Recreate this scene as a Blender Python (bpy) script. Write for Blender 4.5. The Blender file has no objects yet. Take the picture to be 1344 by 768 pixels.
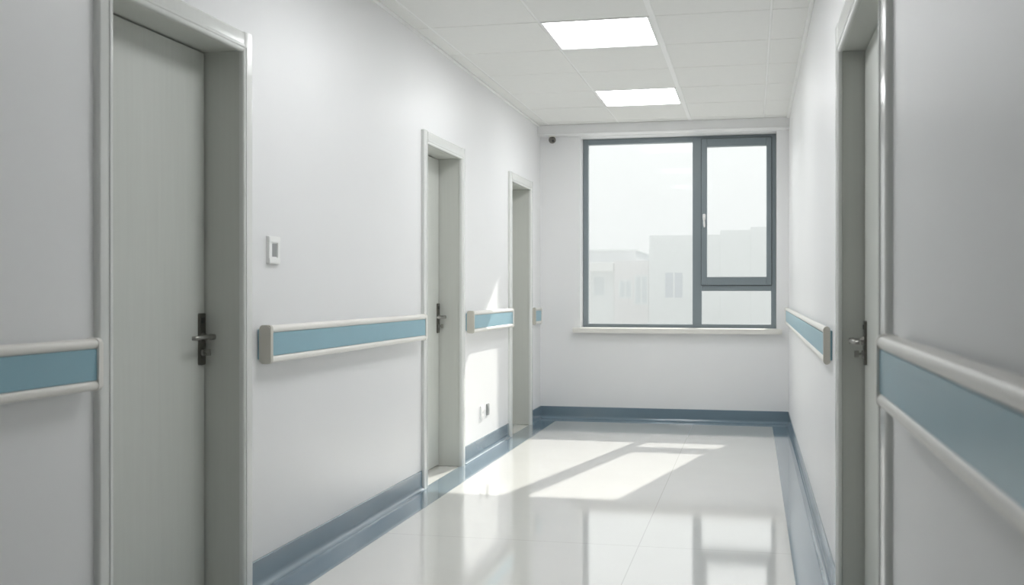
import bpy, bmesh, math, random
from mathutils import Vector, Matrix
random.seed(4)
C = bpy.context.scene.collection
S = bpy.context.scene

# ------------------------------------------------------------------ layout (metres)
XL, XR = -1.867, 0.305          # corridor walls
YB, YE = -2.2, 9.55             # end behind the camera, window wall
H = 2.62                        # ceiling
WT = 0.36                       # side wall thickness
OUT = 9.95                      # outer face of the window wall

# ------------------------------------------------------------------ materials
def mat(name, col, rough=0.5, metal=0.0, spec=0.5, noise=0.0, nscale=8.0, bump=0.0, bscale=200.0, coat=0.0, stretch=None):
    m = bpy.data.materials.new(name); m.use_nodes = True
    nt = m.node_tree; b = nt.nodes['Principled BSDF']
    b.inputs['Base Color'].default_value = (*col, 1); b.inputs['Roughness'].default_value = rough
    b.inputs['Metallic'].default_value = metal; b.inputs['Specular IOR Level'].default_value = spec
    b.inputs['Coat Weight'].default_value = coat; b.inputs['Coat Roughness'].default_value = 0.08
    tc = nt.nodes.new('ShaderNodeTexCoord'); mp = nt.nodes.new('ShaderNodeMapping')
    nt.links.new(tc.outputs['Object'], mp.inputs['Vector'])
    if stretch: mp.inputs['Scale'].default_value = stretch
    if noise > 0:
        n = nt.nodes.new('ShaderNodeTexNoise'); n.inputs['Scale'].default_value = nscale; n.inputs['Detail'].default_value = 4
        nt.links.new(mp.outputs['Vector'], n.inputs['Vector'])
        r = nt.nodes.new('ShaderNodeMix'); r.data_type = 'RGBA'
        r.inputs['A'].default_value = (*[c * (1 - noise) for c in col], 1)
        r.inputs['B'].default_value = (*[min(1, c * (1 + noise)) for c in col], 1)
        nt.links.new(n.outputs['Fac'], r.inputs['Factor']); nt.links.new(r.outputs['Result'], b.inputs['Base Color'])
    if bump > 0:
        n2 = nt.nodes.new('ShaderNodeTexNoise'); n2.inputs['Scale'].default_value = bscale; n2.inputs['Detail'].default_value = 3
        nt.links.new(mp.outputs['Vector'], n2.inputs['Vector'])
        bp = nt.nodes.new('ShaderNodeBump'); bp.inputs['Strength'].default_value = bump; bp.inputs['Distance'].default_value = 0.002
        nt.links.new(n2.outputs['Fac'], bp.inputs['Height']); nt.links.new(bp.outputs['Normal'], b.inputs['Normal'])
    return m

M = {}
M['wall'] = mat('wall_paint', (0.80, 0.80, 0.805), 0.42, noise=0.012, nscale=3, bump=0.05, bscale=60)
M['ceil'] = mat('ceiling_tile', (0.76, 0.76, 0.74), 0.85, noise=0.02, nscale=30, bump=0.15, bscale=180)
M['tbar'] = mat('ceiling_tbar', (0.82, 0.82, 0.81), 0.5, noise=0.01)
M['plenum'] = mat('ceiling_void', (0.55, 0.55, 0.54), 0.9, noise=0.02)
M['cream'] = mat('cream_plastic', (0.80, 0.78, 0.735), 0.33, noise=0.015, nscale=12)
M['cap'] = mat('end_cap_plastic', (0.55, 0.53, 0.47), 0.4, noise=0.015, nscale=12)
M['rail_blue'] = mat('rail_blue_vinyl', (0.245, 0.43, 0.51), 0.32, noise=0.04, nscale=5)
M['base_blue'] = mat('skirting_blue_vinyl', (0.155, 0.22, 0.27), 0.2, noise=0.04, nscale=6, coat=0.7)
M['strip_blue'] = mat('floor_strip_vinyl', (0.19, 0.265, 0.325), 0.09, noise=0.05, nscale=4, coat=1.0)
M['door'] = mat('door_laminate', (0.57, 0.585, 0.55), 0.42, noise=0.05, nscale=7, stretch=(8, 8, 0.35))
M['jamb'] = mat('jamb_laminate', (0.58, 0.59, 0.555), 0.35, noise=0.035, nscale=7, stretch=(10, 10, 0.3))
M['casing'] = mat('casing_laminate', (0.72, 0.73, 0.71), 0.18, noise=0.035, nscale=7, stretch=(10, 10, 0.3))
M['metal'] = mat('brushed_nickel', (0.30, 0.295, 0.275), 0.3, metal=1.0, noise=0.04, nscale=40)
M['darkmetal'] = mat('dark_bronze', (0.16, 0.155, 0.14), 0.35, metal=0.9, noise=0.05, nscale=40)
M['black'] = mat('black_plastic', (0.02, 0.02, 0.02), 0.3, noise=0.05)
M['frame'] = mat('window_frame_paint', (0.20, 0.235, 0.255), 0.34, noise=0.02, nscale=10)
M['seal'] = mat('rubber_seal', (0.05, 0.06, 0.065), 0.6, noise=0.05)
M['white'] = mat('white_plastic', (0.90, 0.90, 0.89), 0.3, noise=0.01)
M['grey'] = mat('grey_plastic', (0.30, 0.31, 0.31), 0.4, noise=0.02)
M['sill'] = mat('sill_stone', (0.74, 0.72, 0.68), 0.3, noise=0.03, nscale=25)
M['dome'] = mat('smoked_dome', (0.16, 0.15, 0.135), 0.2, noise=0.02)
M['bld_white'] = mat('facade_white', (0.80, 0.83, 0.83), 0.8, noise=0.02, nscale=0.6)
M['bld_grey'] = mat('facade_grey', (0.74, 0.76, 0.79), 0.8, noise=0.02, nscale=0.6)
M['bld_rose'] = mat('facade_rose', (0.80, 0.76, 0.76), 0.8, noise=0.02, nscale=0.6)
M['bld_cream'] = mat('facade_cream', (0.86, 0.85, 0.82), 0.8, noise=0.02, nscale=0.6)
M['bld_glass'] = mat('facade_window', (0.45, 0.50, 0.58), 0.3, noise=0.05, nscale=2)
M['bld_glass_pale'] = mat('facade_window_pale', (0.58, 0.64, 0.67), 0.3, noise=0.05, nscale=2)
M['ground'] = mat('pale_paving', (0.82, 0.81, 0.79), 0.85, noise=0.06, nscale=0.4)

def floor_mat():
    m = bpy.data.materials.new('polished_floor_tile'); m.use_nodes = True
    nt = m.node_tree; N = nt.nodes; Lk = nt.links; b = N['Principled BSDF']
    tc = N.new('ShaderNodeTexCoord'); sp = N.new('ShaderNodeSeparateXYZ'); Lk.new(tc.outputs['Object'], sp.inputs[0])
    def joint(sock, off, step, half):
        a = N.new('ShaderNodeMath'); a.operation = 'SUBTRACT'; Lk.new(sock, a.inputs[0]); a.inputs[1].default_value = off
        p = N.new('ShaderNodeMath'); p.operation = 'PINGPONG'; Lk.new(a.outputs[0], p.inputs[0]); p.inputs[1].default_value = step / 2
        c = N.new('ShaderNodeMath'); c.operation = 'LESS_THAN'; Lk.new(p.outputs[0], c.inputs[0]); c.inputs[1].default_value = half
        return c.outputs[0]
    j1 = joint(sp.outputs['X'], -0.50, 1.2, 0.002)
    j2 = joint(sp.outputs['Y'], 4.86, 4.8, 0.003)
    mx = N.new('ShaderNodeMath'); mx.operation = 'MAXIMUM'; Lk.new(j1, mx.inputs[0]); Lk.new(j2, mx.inputs[1])
    n = N.new('ShaderNodeTexNoise'); n.inputs['Scale'].default_value = 2.2; n.inputs['Detail'].default_value = 5
    Lk.new(tc.outputs['Object'], n.inputs['Vector'])
    r = N.new('ShaderNodeMix'); r.data_type = 'RGBA'
    r.inputs['A'].default_value = (0.74, 0.73, 0.705, 1); r.inputs['B'].default_value = (0.79, 0.78, 0.755, 1)
    Lk.new(n.outputs['Fac'], r.inputs['Factor'])
    r2 = N.new('ShaderNodeMix'); r2.data_type = 'RGBA'; r2.inputs['B'].default_value = (0.62, 0.61, 0.58, 1)
    Lk.new(r.outputs['Result'], r2.inputs['A']); Lk.new(mx.outputs[0], r2.inputs['Factor'])
    Lk.new(r2.outputs['Result'], b.inputs['Base Color'])
    b.inputs['Roughness'].default_value = 0.07; b.inputs['Specular IOR Level'].default_value = 1.0; b.inputs['Coat Weight'].default_value = 0.6; b.inputs['Coat Roughness'].default_value = 0.06
    n3 = N.new('ShaderNodeTexNoise'); n3.inputs['Scale'].default_value = 5; n3.inputs['Detail'].default_value = 2
    Lk.new(tc.outputs['Object'], n3.inputs['Vector'])
    bp = N.new('ShaderNodeBump'); bp.inputs['Strength'].default_value = 0.05; bp.inputs['Distance'].default_value = 0.004
    Lk.new(n3.outputs['Fac'], bp.inputs['Height']); Lk.new(bp.outputs['Normal'], b.inputs['Normal'])
    return m
M['floor'] = floor_mat()

def glass_mat():
    m = bpy.data.materials.new('window_glass'); m.use_nodes = True
    nt = m.node_tree; N = nt.nodes; Lk = nt.links; N.clear()
    o = N.new('ShaderNodeOutputMaterial'); t = N.new('ShaderNodeBsdfTransparent'); g = N.new('ShaderNodeBsdfGlossy')
    t.inputs[0].default_value = (0.985, 0.995, 0.993, 1); g.inputs['Roughness'].default_value = 0.02
    f = N.new('ShaderNodeFresnel'); f.inputs['IOR'].default_value = 1.45
    k = N.new('ShaderNodeMath'); k.operation = 'MULTIPLY'; Lk.new(f.outputs[0], k.inputs[0]); k.inputs[1].default_value = 0.12
    mx = N.new('ShaderNodeMixShader'); Lk.new(k.outputs[0], mx.inputs[0]); Lk.new(t.outputs[0], mx.inputs[1]); Lk.new(g.outputs[0], mx.inputs[2])
    Lk.new(mx.outputs[0], o.inputs[0])
    return m
M['glass'] = glass_mat()

def lamp_mat(strength, name='lit_diffuser'):
    m = bpy.data.materials.new(name); m.use_nodes = True
    nt = m.node_tree; N = nt.nodes; Lk = nt.links; N.clear()
    o = N.new('ShaderNodeOutputMaterial'); e = N.new('ShaderNodeEmission')
    e.inputs['Color'].default_value = (0.975, 0.99, 1.0, 1); e.inputs['Strength'].default_value = strength
    Lk.new(e.outputs[0], o.inputs[0]); return m
LAMP = 9.0
M['lamp'] = lamp_mat(LAMP)
M['fill_lamp'] = lamp_mat(2.2, 'fill_diffuser')      # weak added light, out of view, lifts the near walls

# ------------------------------------------------------------------ mesh helpers
def obj(name, bm, m, parent=None, smooth=False, autosmooth=False):
    me = bpy.data.meshes.new(name)
    bmesh.ops.recalc_face_normals(bm, faces=bm.faces)
    bm.to_mesh(me); bm.free()
    ms = m if isinstance(m, (list, tuple)) else [m]
    for k in ms: me.materials.append(k)
    if smooth:
        for p in me.polygons: p.use_smooth = True
        if autosmooth: me.set_sharp_from_angle(angle=math.radians(35))
    o = bpy.data.objects.new(name, me); C.objects.link(o)
    if parent: o.parent = parent
    return o

def thing(name, label, cat, loc=(0, 0, 0), rotz=0, group=None, kind=None):
    o = bpy.data.objects.new(name, None); C.objects.link(o); o.empty_display_size = 0.1
    o.location = loc; o.rotation_euler = (0, 0, rotz)
    if label: o['label'] = label
    if cat: o['category'] = cat
    if group: o['group'] = group
    if kind: o['kind'] = kind
    return o

def struct(name, bm, m, label=None, parent=None, **k):
    o = obj(name, bm, m, parent, **k)
    if not parent: o['kind'] = 'structure'
    if label: o['label'] = label
    return o

def box(bm, a, b, bev=0.0, seg=2, mi=0):
    x0, x1 = sorted((a[0], b[0])); y0, y1 = sorted((a[1], b[1])); z0, z1 = sorted((a[2], b[2]))
    t = bmesh.new()
    vs = [t.verts.new(p) for p in ((x0,y0,z0),(x1,y0,z0),(x1,y1,z0),(x0,y1,z0),(x0,y0,z1),(x1,y0,z1),(x1,y1,z1),(x0,y1,z1))]
    for f in ((0,3,2,1),(4,5,6,7),(0,1,5,4),(1,2,6,5),(2,3,7,6),(3,0,4,7)):
        t.faces.new([vs[i] for i in f]).material_index = mi
    if bev > 0:
        bmesh.ops.bevel(t, geom=list(t.edges), offset=bev, segments=seg, profile=0.5, affect='EDGES', clamp_overlap=True)
        for f in t.faces: f.material_index = mi
    merge(bm, t)
    return bm

def merge(bm, t):
    me = bpy.data.meshes.new('tmp'); t.to_mesh(me); t.free(); bm.from_mesh(me); bpy.data.meshes.remove(me)

def B(a, b, bev=0.0, seg=2): return box(bmesh.new(), a, b, bev, seg)

def extrude(bm, prof, axis, a, b, cap=True):
    """prof: closed list of 2D points. axis 'y': (x,z); axis 'x': (y,z); axis 'z': (x,y)."""
    def P(p, t):
        return {'y': (p[0], t, p[1]), 'x': (t, p[0], p[1]), 'z': (p[0], p[1], t)}[axis]
    A = [bm.verts.new(P(p, a)) for p in prof]; Bv = [bm.verts.new(P(p, b)) for p in prof]
    n = len(prof)
    for i in range(n):
        bm.faces.new((A[i], A[(i+1) % n], Bv[(i+1) % n], Bv[i]))
    if cap: bm.faces.new(A); bm.faces.new(list(reversed(Bv)))
    return bm

def cyl(bm, p0, p1, r0, r1=None, n=24):
    r1 = r0 if r1 is None else r1
    p0 = Vector(p0); p1 = Vector(p1); d = (p1 - p0); L = d.length
    q = d.to_track_quat('Z', 'Y').to_matrix().to_4x4()
    t = bmesh.new(); bmesh.ops.create_cone(t, cap_ends=True, segments=n, radius1=r0, radius2=r1, depth=L)
    bmesh.ops.transform(t, matrix=Matrix.Translation((p0 + p1) / 2) @ q, verts=t.verts)
    merge(bm, t); return bm

def tube(bm, pts, r, n=14):
    """tube through points, rounded ends"""
    rings = []
    P = [Vector(p) for p in pts]
    for i, p in enumerate(P):
        d = (P[min(i+1, len(P)-1)] - P[max(i-1, 0)]).normalized()
        q = d.to_track_quat('Z', 'Y')
        rr = r[i] if isinstance(r, (list, tuple)) else r
        rings.append([bm.verts.new(p + q @ Vector((rr*math.cos(2*math.pi*k/n), rr*math.sin(2*math.pi*k/n), 0))) for k in range(n)])
    for a, b in zip(rings, rings[1:]):
        for k in range(n): bm.faces.new((a[k], a[(k+1) % n], b[(k+1) % n], b[k]))
    bm.faces.new(rings[0]); bm.faces.new(rings[-1]); return bm

def rr(u0, u1, v0, v1, r, n=5, corners=(1, 1, 1, 1)):
    """rounded rectangle outline; corners order: (u1,v1),(u0,v1),(u0,v0),(u1,v0)"""
    out = []
    for (cu, cv, a0, k) in ((u1-r, v1-r, 0, 0), (u0+r, v1-r, 90, 1), (u0+r, v0+r, 180, 2), (u1-r, v0+r, 270, 3)):
        if corners[k]:
            for i in range(n+1):
                a = math.radians(a0 + 90*i/n); out.append((cu + r*math.cos(a), cv + r*math.sin(a)))
        else:
            out.append(((u1 if k in (0, 3) else u0), (v1 if k in (0, 1) else v0)))
    return out

def wall_with_openings(axis, c0, c1, a0, a1, z0, z1, holes):
    """solid wall, thickness c0..c1 across 'axis'; holes = [(lo, hi, zlo, zhi)] along the other axis."""
    us = sorted({a0, a1, *[h[0] for h in holes], *[h[1] for h in holes]})
    zs = sorted({z0, z1, *[h[2] for h in holes], *[h[3] for h in holes]})
    def solid(i, j):
        if not (0 <= i < len(us)-1 and 0 <= j < len(zs)-1): return False
        u = (us[i]+us[i+1])/2; z = (zs[j]+zs[j+1])/2
        return not any(h[0] < u < h[1] and h[2] < z < h[3] for h in holes)
    bm = bmesh.new(); cache = {}
    def V(c, u, z):
        k = (c, u, z)
        if k not in cache: cache[k] = bm.verts.new((c, u, z) if axis == 'x' else (u, c, z))
        return cache[k]
    for i in range(len(us)-1):
        for j in range(len(zs)-1):
            if not solid(i, j): continue
            ua, ub, za, zb = us[i], us[i+1], zs[j], zs[j+1]
            for c in (c0, c1): bm.faces.new((V(c,ua,za), V(c,ub,za), V(c,ub,zb), V(c,ua,zb)))
            if not solid(i-1, j): bm.faces.new((V(c0,ua,za), V(c1,ua,za), V(c1,ua,zb), V(c0,ua,zb)))
            if not solid(i+1, j): bm.faces.new((V(c0,ub,za), V(c1,ub,za), V(c1,ub,zb), V(c0,ub,zb)))
            if not solid(i, j-1): bm.faces.new((V(c0,ua,za), V(c1,ua,za), V(c1,ub,za), V(c0,ub,za)))
            if not solid(i, j+1): bm.faces.new((V(c0,ua,zb), V(c1,ua,zb), V(c1,ub,zb), V(c0,ub,zb)))
    return bm

# ------------------------------------------------------------------ doors: opening (y0, y1), top
LD = [(2.862, 3.708, 2.045), (6.035, 6.805, 2.012), (8.305, 9.045, 2.016)]
RD = (2.655, 3.925, 1.985)
WIN = (-1.506, 0.203, 0.815, 2.525)      # window opening x0,x1,z0,z1
LIN = 0.03                               # jamb lining thickness

# ------------------------------------------------------------------ room shell
struct('floor', B((XL-WT, YB-0.2, -0.12), (XR+WT, OUT, 0.0)), M['floor'], 'polished beige tiled corridor floor')
struct('wall_left', wall_with_openings('x', XL-WT, XL, YB, YE, 0.0, H+0.12, [(a-LIN, b+LIN, 0.0, z+LIN) for a, b, z in LD]), M['wall'], 'white painted wall on the left with three doorways')
struct('wall_right', wall_with_openings('x', XR, XR+WT, YB, YE, 0.0, H+0.12, [(RD[0]-LIN, RD[1]+LIN, 0.0, RD[2]+LIN)]), M['wall'], 'white painted wall on the right with one doorway')
struct('wall_far', wall_with_openings('y', YE, OUT, XL-WT, XR+WT, 0.0, H+0.12, [WIN]), M['wall'], 'white end wall holding the window')
struct('wall_near', B((XL-WT, YB-0.2, 0), (XR+WT, YB, H+0.12)), M['wall'], 'white wall closing the corridor behind the viewer')

# suspended ceiling: tiles with bevelled edges lying in a grid of bars
gx = [-1.765 + 0.62*k for k in range(4)]
gy0, gdy = 5.80, 0.692
rows = [gy0 + gdy*k for k in range(-12, 6)]
xs = [XL] + gx + [XR]; ys = [YB] + [y for y in rows if YB + .05 < y < YE] + [YE]
LIGHTS = [(1, gy0), (1, gy0 + 3*gdy)]
bm = bmesh.new()
box(bm, (XL-WT, YB-0.2, H+0.03), (XR+WT, OUT, H+0.12), mi=1)
for i in range(len(xs)-1):
    for j in range(len(ys)-1):
        if any(i == a+0 and abs(ys[j]-y) < 1e-6 for a, y in [(2, gy0), (2, gy0+3*gdy), (2, gy0-3*gdy), (2, gy0-6*gdy)]): continue
        g = 0.004
        box(bm, (xs[i]+g, ys[j]+g, H), (xs[i+1]-g, ys[j+1]-g, H+0.03), bev=0.004, seg=1, mi=0)
ceil = struct('ceiling', bm, [M['ceil'], M['plenum']], 'suspended ceiling of white square tiles')
bm = bmesh.new()
for x in gx:
    w = 0.015 if abs(x + 0.525) < 0.01 else 0.005
    box(bm, (x-w, YB, H-0.004 if w > .01 else H+0.003), (x+w, YE, H+0.02), bev=0.001, seg=1)
for y in ys[1:-1]:
    box(bm, (XL, y-0.005, H+0.003), (XR, y+0.005, H+0.02), bev=0.001, seg=1)
struct('ceiling_grid', bm, M['tbar'], parent=ceil)
for nm, x0, x1 in (('trim_1', XL, XL+0.022), ('trim_2', XR-0.022, XR)):
    bm = bmesh.new(); box(bm, (x0, YB, H-0.012), (x1, YE-0.13, H), bev=0.003)
    struct(nm, bm, M['tbar'], 'thin white edge moulding where wall meets ceiling')
# boxed beam over the window
bm = bmesh.new()
box(bm, (XL, 9.425, 2.545), (XR, YE, H), bev=0.004)
box(bm, (XL, 9.412, 2.530), (XR, YE, 2.545), bev=0.004)
struct('trim_3', bm, M['wall'], 'white boxed beam across the top of the window wall')

# floor border strips and coved skirting
def poly(bm, pts, z0, z1):
    A = [bm.verts.new((x, y, z0)) for x, y in pts]; T = [bm.verts.new((x, y, z1)) for x, y in pts]
    n = len(pts); bm.faces.new(list(reversed(A))); bm.faces.new(T)
    for i in range(n): bm.faces.new((A[i], A[(i+1) % n], T[(i+1) % n], T[i]))
SL, SR, SB = -1.695, 0.165, 9.37
bm = bmesh.new()
poly(bm, [(XL, YB), (SL, YB), (SL, SB), (SR, SB), (SR, YB), (XR, YB), (XR, YE), (XL, YE)], 0.0002, 0.0016)
struct('trim_4', bm, M['strip_blue'], 'blue vinyl border strip around the floor')

BH = 0.112
def base_prof(): # (distance from wall, z): flat skirting with a cove at the foot
    pr = [(0.0, 0.0016), (0.034, 0.0016), (0.034, 0.003)]
    for k in range(1, 8):
        a = math.radians(90*k/8); pr.append((0.034 - 0.028*math.sin(a), 0.003 + 0.028*(1-math.cos(a))))
    pr += [(0.006, 0.031), (0.006, BH-0.003), (0.003, BH), (0.0, BH)]
    return pr
def base_x(name, wx, s, y0, y1, label):
    bm = bmesh.new(); extrude(bm, [(wx + s*d, z) for d, z in base_prof()], 'y', y0, y1)
    struct(name, bm, M['base_blue'], label, smooth=True, autosmooth=True)
CW = 0.07
lcuts = [YB] + [v for a, b, z in LD for v in (a-CW-0.003, b+CW+0.003)] + [YE]
labs = ['blue vinyl skirting on left wall nearest the viewer', 'blue vinyl skirting under the long left handrail',
        'blue vinyl skirting under the pair of wall outlets', 'short blue vinyl skirting between last door and window wall']
for k in range(4): base_x('baseboard_left', XL, 1, lcuts[2*k], lcuts[2*k+1], labs[k])
base_x('baseboard_right', XR, -1, YB, RD[0]-0.12, 'blue vinyl skirting on right wall nearest the viewer')
base_x('baseboard_right', XR, -1, RD[1]+0.103, YE, 'blue vinyl skirting on right wall running to the window')
bm = bmesh.new(); extrude(bm, [(YE - d, z) for d, z in base_prof()], 'x', XL+0.006, XR-0.006)
struct('baseboard_far', bm, M['base_blue'], 'blue vinyl skirting under the window', smooth=True, autosmooth=True)

# ------------------------------------------------------------------ doors (local frame: wall plane x=0, corridor +x, opening along y centred)
def door(n, wx, y0, y1, top, right=False, recess=0.14, cw=CW, cw_near=None, label='', sign=1, prot=0.02, edge=0.036, ps=1.0):
    w = y1 - y0; hw = w/2
    root = thing('door_%d' % n, label, 'door', (wx, (y0+y1)/2, 0), math.pi if right else 0, kind='structure')
    # lining boards around the opening
    bm = bmesh.new(); D1 = -recess - 0.075; t = LIN - 0.001
    box(bm, (D1, -hw-t, 0.001), (0.0, -hw, top), bev=0.002)
    box(bm, (D1, hw, 0.001), (0.0, hw+t, top), bev=0.002)
    box(bm, (D1, -hw-t, top), (0.0, hw+t, top+t), bev=0.002)
    jamb = obj('jamb', bm, M['jamb'], root)
    bm = bmesh.new()                       # stop bead behind the leaf
    for s in (-1, 1): box(bm, (-recess-0.062, s*hw, 0.001), (-recess-0.046, s*(hw-0.018), top), bev=0.002)
    box(bm, (-recess-0.062, -hw, top-0.018), (-recess-0.046, hw, top), bev=0.002)
    obj('door_stop', bm, M['seal'], jamb)
    # casing: two uprights and a head, rounded front edges, small inner bead
    bm = bmesh.new()
    for s in (-1, 1):
        c = cw_near if (cw_near and s == (1 if right else -1)) else cw
        ya, yb = sorted((s*(hw-0.004), s*(hw+c)))
        extrude(bm, rr(0.0, prot, ya, yb, 0.009, 5, (1, 0, 0, 1)), 'z', 0.001, top+cw)
        ya, yb = sorted((s*(hw+0.010), s*(hw+0.022)))
        extrude(bm, rr(prot-0.004, prot+0.003, ya, yb, 0.003, 3, (1, 0, 0, 1)), 'z', 0.001, top+0.012)
    pr = [(x, z) for x, z in rr(0.0, prot, top-0.004, top+cw, 0.009, 5, (1, 0, 0, 1))]
    extrude(bm, pr, 'y', -hw+0.004, hw-0.004)
    extrude(bm, rr(prot-0.004, prot+0.003, top+0.010, top+0.022, 0.003, 3, (1, 0, 0, 1)), 'y', -hw, hw)
    obj('casing', bm, M['casing'], root, smooth=True, autosmooth=True)
    # leaf
    leaf = obj('door_leaf', B((-recess-0.045, -hw+(0.004 if sign > 0 else 0.007), 0.010), (-recess, hw-(0.007 if sign > 0 else 0.004), top-0.005), 0.003), M['door'], root)
    # lever handle with long back plate
    hy = sign*(hw - edge); x0 = -recess; z = 0.978
    bm = bmesh.new()
    t = bmesh.new(); extrude(t, rr(hy-0.021, hy+0.021, z-0.105*ps, z+0.088*ps, 0.006, 4), 'x', x0, x0+0.009)
    merge(bm, t)
    h = obj('door_handle', bm, M['darkmetal'], leaf, smooth=True, autosmooth=True); 
    bm = bmesh.new(); cyl(bm, (x0+0.009, hy, z), (x0+0.020, hy, z), 0.016, 0.013)
    pts = [(x0+0.018, hy, z), (x0+0.036, hy, z), (x0+0.044, hy-sign*0.004, z), (x0+0.048, hy-sign*0.016, z), (x0+0.048, hy-sign*0.05, z+0.001), (x0+0.047, hy-sign*0.105, z), (x0+0.041, hy-sign*0.118, z-0.001), (x0+0.032, hy-sign*0.122, z-0.001)]
    tube(bm, pts, [0.0095, 0.0095, 0.0098, 0.0095, 0.009, 0.0085, 0.0082, 0.0075])
    # nub of the spindle end
    cyl(bm, (x0+0.040, hy, z), (x0+0.057, hy, z), 0.0115, 0.010)
    lv = obj('lever', bm, M['metal'], leaf, smooth=True, autosmooth=True)
    bm = bmesh.new(); cyl(bm, (x0+0.009, hy, z-0.058*ps), (x0+0.016, hy, z-0.058*ps), 0.014, 0.012)
    cyl(bm, (x0+0.016, hy, z-0.058*ps), (x0+0.026, hy, z-0.058*ps), 0.005)
    t = bmesh.new(); extrude(t, rr(hy-0.004, hy+0.004, z-0.058*ps-0.012, z-0.058*ps+0.012, 0.0035, 4), 'x', x0+0.024, x0+0.040); merge(bm, t)
    obj('thumb_turn', bm, M['metal'], leaf, smooth=True, autosmooth=True)
    bm = bmesh.new(); box(bm, (x0+0.009, hy-0.011, z+0.050*ps), (x0+0.0115, hy+0.011, z+0.072*ps), 0.001)
    obj('indicator', bm, M['black'], leaf)
    return root
door(1, XL, *LD[0], label='pale grey-green door on the left nearest the viewer')
door(2, XL, *LD[1], label='pale grey-green door in the middle of the left wall')
door(3, XL, *LD[2], recess=0.24, label='pale doorway on the left beside the window wall')
door(4, XR, *RD, right=True, recess=0.075, cw=0.10, cw_near=0.125, sign=-1, prot=0.016, edge=0.062, ps=0.78, label='pale grey-green door on the right wall')

# ------------------------------------------------------------------ window
win = thing('window_1', 'large dark grey framed window with opening casement', 'window', (0, 0, 0), kind='structure')
x0, x1, z0, z1 = WIN; F0, F1 = 9.73, 9.795
bm = bmesh.new()
def bar(a, b, y0=F0, y1=F1, bev=0.003): box(bm, (a[0], y0, a[1]), (b[0], y1, b[1]), bev)
e = 0.0005
bar((x0+e, z0+e), (-1.459, z1-e)); bar((-0.521, z0+e), (-0.441, z1-e)); bar((0.160, z0+e), (x1-e, z1-e))
bar((-1.459, z1-0.050), (-0.521, z1-e)); bar((-0.441, z1-0.030), (0.160, z1-e))
bar((-1.459, z0+e), (-0.521, 0.850)); bar((-0.441, z0+e), (0.160, 0.853)); bar((-0.441, 1.147), (0.160, 1.196))
fr = obj('window_frame', bm, M['frame'], win)
bm = bmesh.new()                                   # casement sash
sx0, sx1, sz0, sz1 = -0.443, 0.163, 1.200, 2.497; gx0, gx1, gz0, gz1 = -0.394, 0.1195, 1.272, 2.425
bar((sx0, sz0), (gx0, sz1), 9.712, 9.778, 0.004); bar((gx1, sz0), (sx1, sz1), 9.712, 9.778, 0.004)
bar((gx0, gz1), (gx1, sz1), 9.712, 9.778, 0.004); bar((gx0, sz0), (gx1, gz0), 9.712, 9.778, 0.004)
sash = obj('casement_sash', bm, M['frame'], win)
bm = bmesh.new()
for a, b in (((sx0-0.004, sz0-0.005), (sx1+0.004, sz0)), ((sx0-0.004, sz1), (sx1+0.004, sz1+0.004)), ((sx0-0.004, sz0), (sx0, sz1)), ((sx1, sz0), (sx1+0.004, sz1))):
    bar(a, b, 9.726, 9.7315, 0)
obj('rubber_seal', bm, M['seal'], win)
for nm, a, b, y in (('pane', (-1.462, 0.847), (-0.518, z1-0.047), 9.760), ('pane', (-0.444, 0.850), (0.163, 1.150), 9.760)):
    obj(nm, B((a[0], y, a[1]), (b[0], y+0.006, b[1])), M['glass'], win)
obj('pane', B((gx0-0.003, 9.745, gz0-0.003), (gx1+0.003, 9.751, gz1+0.003)), M['glass'], sash)
bm = bmesh.new()                                   # white cockspur handle
hx = -0.4185; zz = 1.765
t = bmesh.new(); extrude(t, [(x, z) for x, z in rr(hx-0.013, hx+0.013, zz+0.01, zz+0.066, 0.010, 5)], 'y', 9.702, 9.712); merge(bm, t)
cyl(bm, (hx, 9.704, zz+0.036), (hx, 9.680, zz+0.036), 0.011)
tube(bm, [(hx, 9.682, zz+0.042), (hx, 9.676, zz+0.028), (hx+0.001, 9.675, zz), (hx+0.003, 9.677, zz-0.040), (hx+0.004, 9.680, zz-0.054)], [0.008, 0.010, 0.0095, 0.0085, 0.006])
obj('window_handle', bm, M['white'], sash, smooth=True, autosmooth=True)
bm = bmesh.new(); extrude(bm, [(9.49, 0.776), (YE-0.0005, 0.776), (YE-0.0005, 0.8155), (F0-0.0005, 0.8155), (F0-0.0005, 0.8185), (9.494, 0.8185), (9.49, 0.8145)], 'x', x0-0.058, x1+0.045)
obj('window_sill', bm, M['sill'], win)

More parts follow.
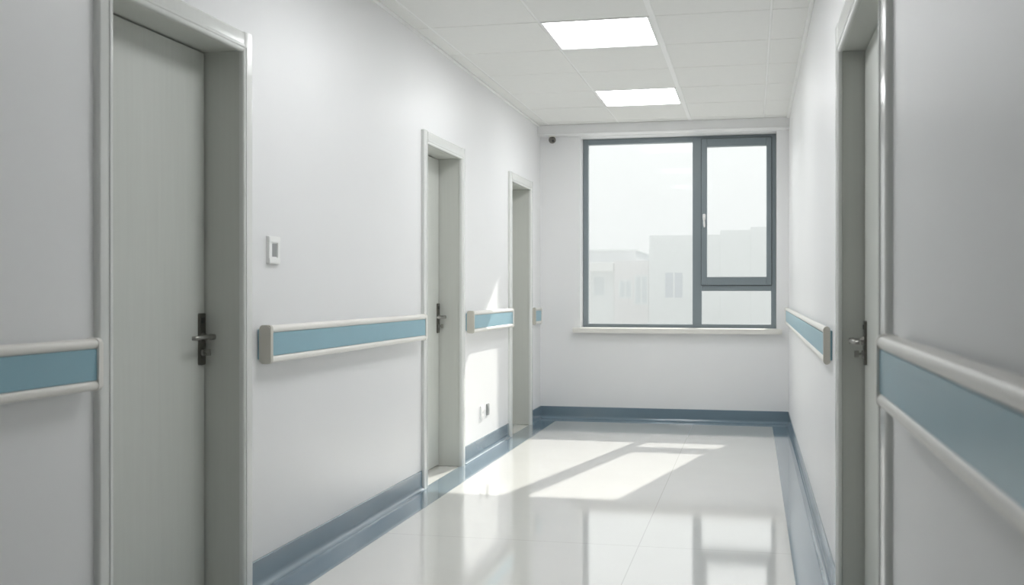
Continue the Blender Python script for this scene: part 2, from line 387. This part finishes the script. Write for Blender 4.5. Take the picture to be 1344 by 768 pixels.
# ------------------------------------------------------------------ handrails (local frame: wall plane x=0, corridor +x, along +y from 0)
RP = 0.056; RH = 0.073
def handrail(wx, ya, yb, zc, label, right=False, RP=RP):
    Ln = yb - ya
    root = thing('handrail', label, 'handrail', (wx, yb if right else ya, zc), math.pi if right else 0, 0, None)
    root['group'] = 'wall handrails along the corridor'
    c = 0.022                                      # length of an end cap
    bm = bmesh.new(); box(bm, (0.0, 0.004, -0.058), (0.0115, Ln-0.004, 0.058), 0.002)
    obj('wall_channel', bm, M['rail_blue'], root)
    # rounded upper and lower bumpers
    def bumper(s):
        out = []
        for k in range(13):
            a = math.radians(-90 + 180*k/12)
            out.append((RP - 0.014 + 0.014*math.cos(a), 0.0585 + 0.0145*math.sin(a)))
        pr = [(0.012, 0.044)] + out + [(0.020, RH), (0.012, RH-0.008)]
        bm = bmesh.new(); extrude(bm, [(x, s*z) for x, z in pr], 'y', c, Ln-c); return bm
    obj('upper_bumper', bumper(1), M['cream'], root, smooth=True, autosmooth=True)
    obj('lower_bumper', bumper(-1), M['cream'], root, smooth=True, autosmooth=True)
    bm = bmesh.new(); box(bm, (0.012, c, -0.0445), (RP-0.005, Ln-c, 0.0445), 0.001)
    obj('blue_panel', bm, M['rail_blue'], root)
    for k, (a, b) in enumerate(((0.0, c), (Ln-c, Ln))):
        bm = bmesh.new(); pr = rr(0.008, RP+0.001, -RH-0.002, RH+0.002, 0.014, 6, (1, 1, 1, 1))
        extrude(bm, pr, 'y', a, b)
        bmesh.ops.bevel(bm, geom=[e for e in bm.edges if abs(e.verts[0].co.y - e.verts[1].co.y) < 1e-6 and (abs(e.verts[0].co.y - (a if k == 0 else b)) < 1e-6)], offset=0.004, segments=2, affect='EDGES', clamp_overlap=True)
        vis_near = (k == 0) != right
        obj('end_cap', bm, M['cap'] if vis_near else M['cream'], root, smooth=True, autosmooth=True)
    return root
handrail(XL, -1.2, 2.755, 0.940, 'cream and blue handrail at the left edge, nearest the viewer')
handrail(XL, 3.852, 5.905, 0.942, 'long cream and blue handrail between first and second left doors')
handrail(XL, 6.955, 8.20, 0.940, 'sunlit cream and blue handrail above the pair of wall outlets')
handrail(XL, 9.150, 9.455, 0.928, 'very short cream and blue handrail beside the window wall', RP=0.036)
handrail(XR, 4.385, 9.49, 0.935, 'cream and blue handrail on right wall running to the window', right=True, RP=0.033)
handrail(XR, -1.0, 2.34, 0.985, 'cream and blue handrail at the right edge, nearest the viewer', right=True)

# ------------------------------------------------------------------ switch, outlets, camera
def plate(bm, x0, x1, y0, y1, z0, z1, r=0.006):
    t = bmesh.new(); extrude(t, rr(y0, y1, z0, z1, r, 4), 'x', x0, x1)
    top = [e for e in t.edges if abs(e.verts[0].co.x-x1) < 1e-6 and abs(e.verts[1].co.x-x1) < 1e-6]
    bmesh.ops.bevel(t, geom=top, offset=0.0025, segments=2, affect='EDGES', clamp_overlap=True)
    merge(bm, t)
sw = thing('light_switch', 'white wall switch with grey rocker beside the nearest left door', 'switch', (XL, 3.985, 1.311))
bm = bmesh.new(); plate(bm, 0, 0.008, -0.052, 0.052, -0.056, 0.056)
obj('back_plate', bm, M['white'], sw, smooth=True, autosmooth=True)
bm = bmesh.new()
for a, b in ((0.029, 0.055), (-0.055, -0.029)): plate(bm, 0.008, 0.0135, -0.0515, 0.0515, a, b, 0.005)
for a, b in ((-0.0505, -0.022), (0.028, 0.0505)): plate(bm, 0.006, 0.0115, a, b, -0.0545, 0.0545, 0.002)
obj('bezel', bm, M['white'], sw, smooth=True, autosmooth=True)
bm = bmesh.new(); plate(bm, 0.006, 0.009, -0.021, 0.027, -0.028, 0.028, 0.002)
obj('rocker', bm, M['grey'], sw, smooth=True, autosmooth=True)

def outlet(y, z, w, h, m, label):
    o = thing('wall_outlet', label, 'outlet', (XL, y, z))
    bm = bmesh.new(); plate(bm, 0, 0.009, -w/2, w/2, -h/2, h/2, 0.004); obj('face_plate', bm, M[m], o, smooth=True, autosmooth=True)
    bm = bmesh.new(); box(bm, (0.009, -w*0.36, -h*0.36), (0.011, w*0.36, h*0.36), 0.001); pl = obj('socket', bm, M[m], o)
    bm = bmesh.new()
    for dy in (-0.011, 0.011): box(bm, (0.011, dy-0.0018, -0.012), (0.0113, dy+0.0018, 0.006))
    obj('slots', bm, M['black'], pl)
outlet(7.385, 0.292, 0.082, 0.094, 'white', 'white wall outlet low on sunlit left wall')
outlet(7.555, 0.294, 0.062, 0.084, 'grey', 'slim grey wall outlet low on sunlit left wall')

cam_ = thing('dome_camera', 'small dark dome camera under the beam left of the window', 'camera', (-1.745, 9.482, 2.530))
bm = bmesh.new(); cyl(bm, (0, 0, 0), (0, 0, -0.008), 0.036, 0.034, 28); obj('mount', bm, M['cream'], cam_, smooth=True, autosmooth=True)
bm = bmesh.new(); bmesh.ops.create_uvsphere(bm, u_segments=28, v_segments=16, radius=0.032); bmesh.ops.translate(bm, verts=bm.verts, vec=(0, 0, -0.034)); obj('housing', bm, M['dome'], cam_, smooth=True)
ax = Vector((0.35, -0.85, -0.4)).normalized(); c0 = Vector((0, 0, -0.034))
bm = bmesh.new(); cyl(bm, c0 + ax*0.026, c0 + ax*0.035, 0.013, 0.011); obj('lens', bm, M['black'], cam_, smooth=True, autosmooth=True)

# ------------------------------------------------------------------ ceiling lights
for k, (y, lab) in enumerate(((gy0, 'larger lit square ceiling light, nearer the viewer'), (gy0+3*gdy, 'lit square ceiling light nearer the window'), (gy0-3*gdy, 'added square ceiling light out of view, brightening the near walls'), (gy0-6*gdy, 'added dim square ceiling light out of view, filling the near end'))):  # last two are unseen fixtures, added to brighten the near walls
    xa, xb, ya, yb = gx[1]+0.006, gx[2]-0.017, y+0.006, y+gdy-0.006
    L = thing('ceiling_light', lab, 'ceiling light', ((xa+xb)/2, (ya+yb)/2, H), group='square ceiling lights')
    a, b = (xb-xa)/2, (yb-ya)/2
    bm = bmesh.new()
    for p, q in (((-a, -b), (a, -b+0.012)), ((-a, b-0.012), (a, b)), ((-a, -b+0.012), (-a+0.012, b-0.012)), ((a-0.012, -b+0.012), (a, b-0.012))):
        box(bm, (p[0], p[1], -0.003), (q[0], q[1], 0.028), 0.001, 1)
    obj('frame', bm, M['tbar'], L)
    obj('diffuser', B((-a+0.012, -b+0.012, 0.004), (a-0.012, b-0.012, 0.012)), M['fill_lamp' if k == 3 else 'lamp'], L)

# ------------------------------------------------------------------ outside
GZ = -4.0
struct('ground', B((-70, OUT+0.6, GZ-0.3), (50, 90, GZ)), M['ground'], 'pale paved ground outside the window')
def facade(bm_wall_boxes, m, root):
    bm = bmesh.new()
    for a, b in bm_wall_boxes: box(bm, a, b, 0.02, 1)
    return obj('walls', bm, m, root)
def b_window(root, x0, x1, z0, z1, y, m, mull=1):
    bm = bmesh.new(); f = 0.07
    for a, b in (((x0-f, z0-f), (x1+f, z0)), ((x0-f, z1), (x1+f, z1+f)), ((x0-f, z0), (x0, z1)), ((x1, z0), (x1+f, z1))):
        box(bm, (a[0], y-0.06, a[1]), (b[0], y-0.0005, b[1]))
    for k in range(mull):
        xm = x0 + (x1-x0)*(k+1)/(mull+1); box(bm, (xm-0.03, y-0.05, z0), (xm+0.03, y-0.0005, z1))
    w = obj('window', bm, M['bld_white'], root)
    obj('pane', B((x0, y-0.02, z0), (x1, y-0.0005, z1)), M[m], w)
r = thing('building', 'tall pale flat-roofed building block with stepped roofline behind the casement', 'building', (-1.2, 45, GZ))
bb = lambda x0, x1, z, y0, y1: ((x0+1.2, y0-45, 0), (x1+1.2, y1-45, z-GZ))
facade([bb(-4.19, -1.30, 3.45, 45, 60), bb(-1.30, -0.08, 3.63, 45, 60), bb(-0.08, 9, 3.75, 45, 60)], M['bld_white'], r)
b_window(r, -3.53+1.2, -2.81+1.2, 0.86-GZ, 1.90-GZ, 0, 'bld_glass', 1)
b_window(r, 1.6+1.2, 2.6+1.2, 0.4-GZ, 1.9-GZ, 0, 'bld_glass_pale', 1)
for q in (0, 2.2): b_window(r, -3.4+q+1.2, -2.8+q+1.2, -2.6-GZ, -1.2-GZ, 0, 'bld_glass_pale', 1)
r = thing('building', 'low pale grey building at the left of the window view', 'building', (-7, 50, GZ))
facade([((-6.0, 0, 0), (1.72, 9, 3.06-GZ))], M['bld_grey'], r)
bm = bmesh.new(); box(bm, (-6.1, -0.15, 2.98-GZ), (1.82, 9.1, 3.08-GZ), 0.02); obj('roof_edge', bm, M['bld_white'], r)
r = thing('building', 'low rose-tinted building with several windows in front of the grey one', 'building', (-4.8, 46, GZ))
facade([((-0.97, 0, 0), (0.50, 3.5, 2.44-GZ))], M['bld_rose'], r)
b_window(r, -0.72, -0.26, 0.88-GZ, 1.55-GZ, 0, 'bld_glass_pale', 1)
b_window(r, -0.05, 0.42, 0.62-GZ, 1.75-GZ, 0, 'bld_glass_pale', 1)
r = thing('building', 'low cream building with canopy roof at far left of window view', 'building', (-6.4, 46, GZ))
facade([((-3.0, 0.4, 0), (0.58, 3.4, 2.0-GZ))], M['bld_white'], r)
bm = bmesh.new(); box(bm, (-3.0, -0.3, 1.97-GZ), (0.60, 3.4, 2.36-GZ), 0.03); obj('canopy', bm, M['bld_cream'], r)
for x in (-0.45,): 
    bm = bmesh.new(); box(bm, (x-0.07, -0.2, 0), (x+0.07, -0.05, 1.97-GZ), 0.01); obj('post', bm, M['bld_cream'], r)
b_window(r, -0.30, 0.15, 0.95-GZ, 1.75-GZ, 0.4, 'bld_glass_pale', 0)
b_window(r, -1.25, -0.62, 0.95-GZ, 1.75-GZ, 0.4, 'bld_glass_pale', 1)

# morning haze hanging between the window and the buildings
def haze_mat(density):
    m = bpy.data.materials.new('haze'); m.use_nodes = True; N = m.node_tree.nodes; N.clear()
    o = N.new('ShaderNodeOutputMaterial'); v = N.new('ShaderNodeVolumePrincipled')
    v.inputs['Color'].default_value = (0.535, 0.55, 0.555, 1); v.inputs['Density'].default_value = density
    m.node_tree.links.new(v.outputs[0], o.inputs['Volume']); return m
hz = obj('haze', B((-45, 20, GZ+0.02), (30, 43, 7)), haze_mat(0.055)); hz['kind'] = 'stuff'
hz['label'] = 'pale haze in front of the buildings outside'; hz['category'] = 'haze'

# ------------------------------------------------------------------ light
W = bpy.data.worlds.new('sky'); S.world = W; W.use_nodes = True
bg = W.node_tree.nodes['Background']; bg.inputs['Color'].default_value = (0.985, 0.995, 1.0, 1); bg.inputs['Strength'].default_value = 0.95
sd = bpy.data.lights.new('sun', 'SUN'); sd.energy = 5.0; sd.angle = math.radians(0.6); sd.color = (1.0, 0.965, 0.90)
so = bpy.data.objects.new('sun', sd); C.objects.link(so)
so.rotation_euler = Vector((-0.22, -1.0, -0.625)).to_track_quat('-Z', 'Y').to_euler(); so.location = (3, 20, 12)

# ------------------------------------------------------------------ camera
cd = bpy.data.cameras.new('camera'); co = bpy.data.objects.new('camera', cd); C.objects.link(co)
cd.sensor_fit = 'HORIZONTAL'; cd.sensor_width = 36.0; cd.lens = 1416.0/1344*36; cd.clip_start = 0.05; cd.clip_end = 300
co.location = (0, 0, 1.15); co.rotation_euler = (math.pi/2 - 0.0017, 0, 0.2193)
cd.dof.use_dof = True; cd.dof.focus_distance = 6.5; cd.dof.aperture_fstop = 4.5
S.camera = co
S.view_settings.view_transform = 'Standard'; S.view_settings.look = 'None'
S.view_settings.exposure = 0.55; S.view_settings.gamma = 1.0; S.view_settings.use_curve_mapping = False
S.cycles.max_bounces = 16; S.cycles.volume_bounces = 3; S.cycles.diffuse_bounces = 10; S.cycles.glossy_bounces = 6; S.cycles.transparent_max_bounces = 12
S.cycles.use_denoising = True; S.cycles.sample_clamp_indirect = 6
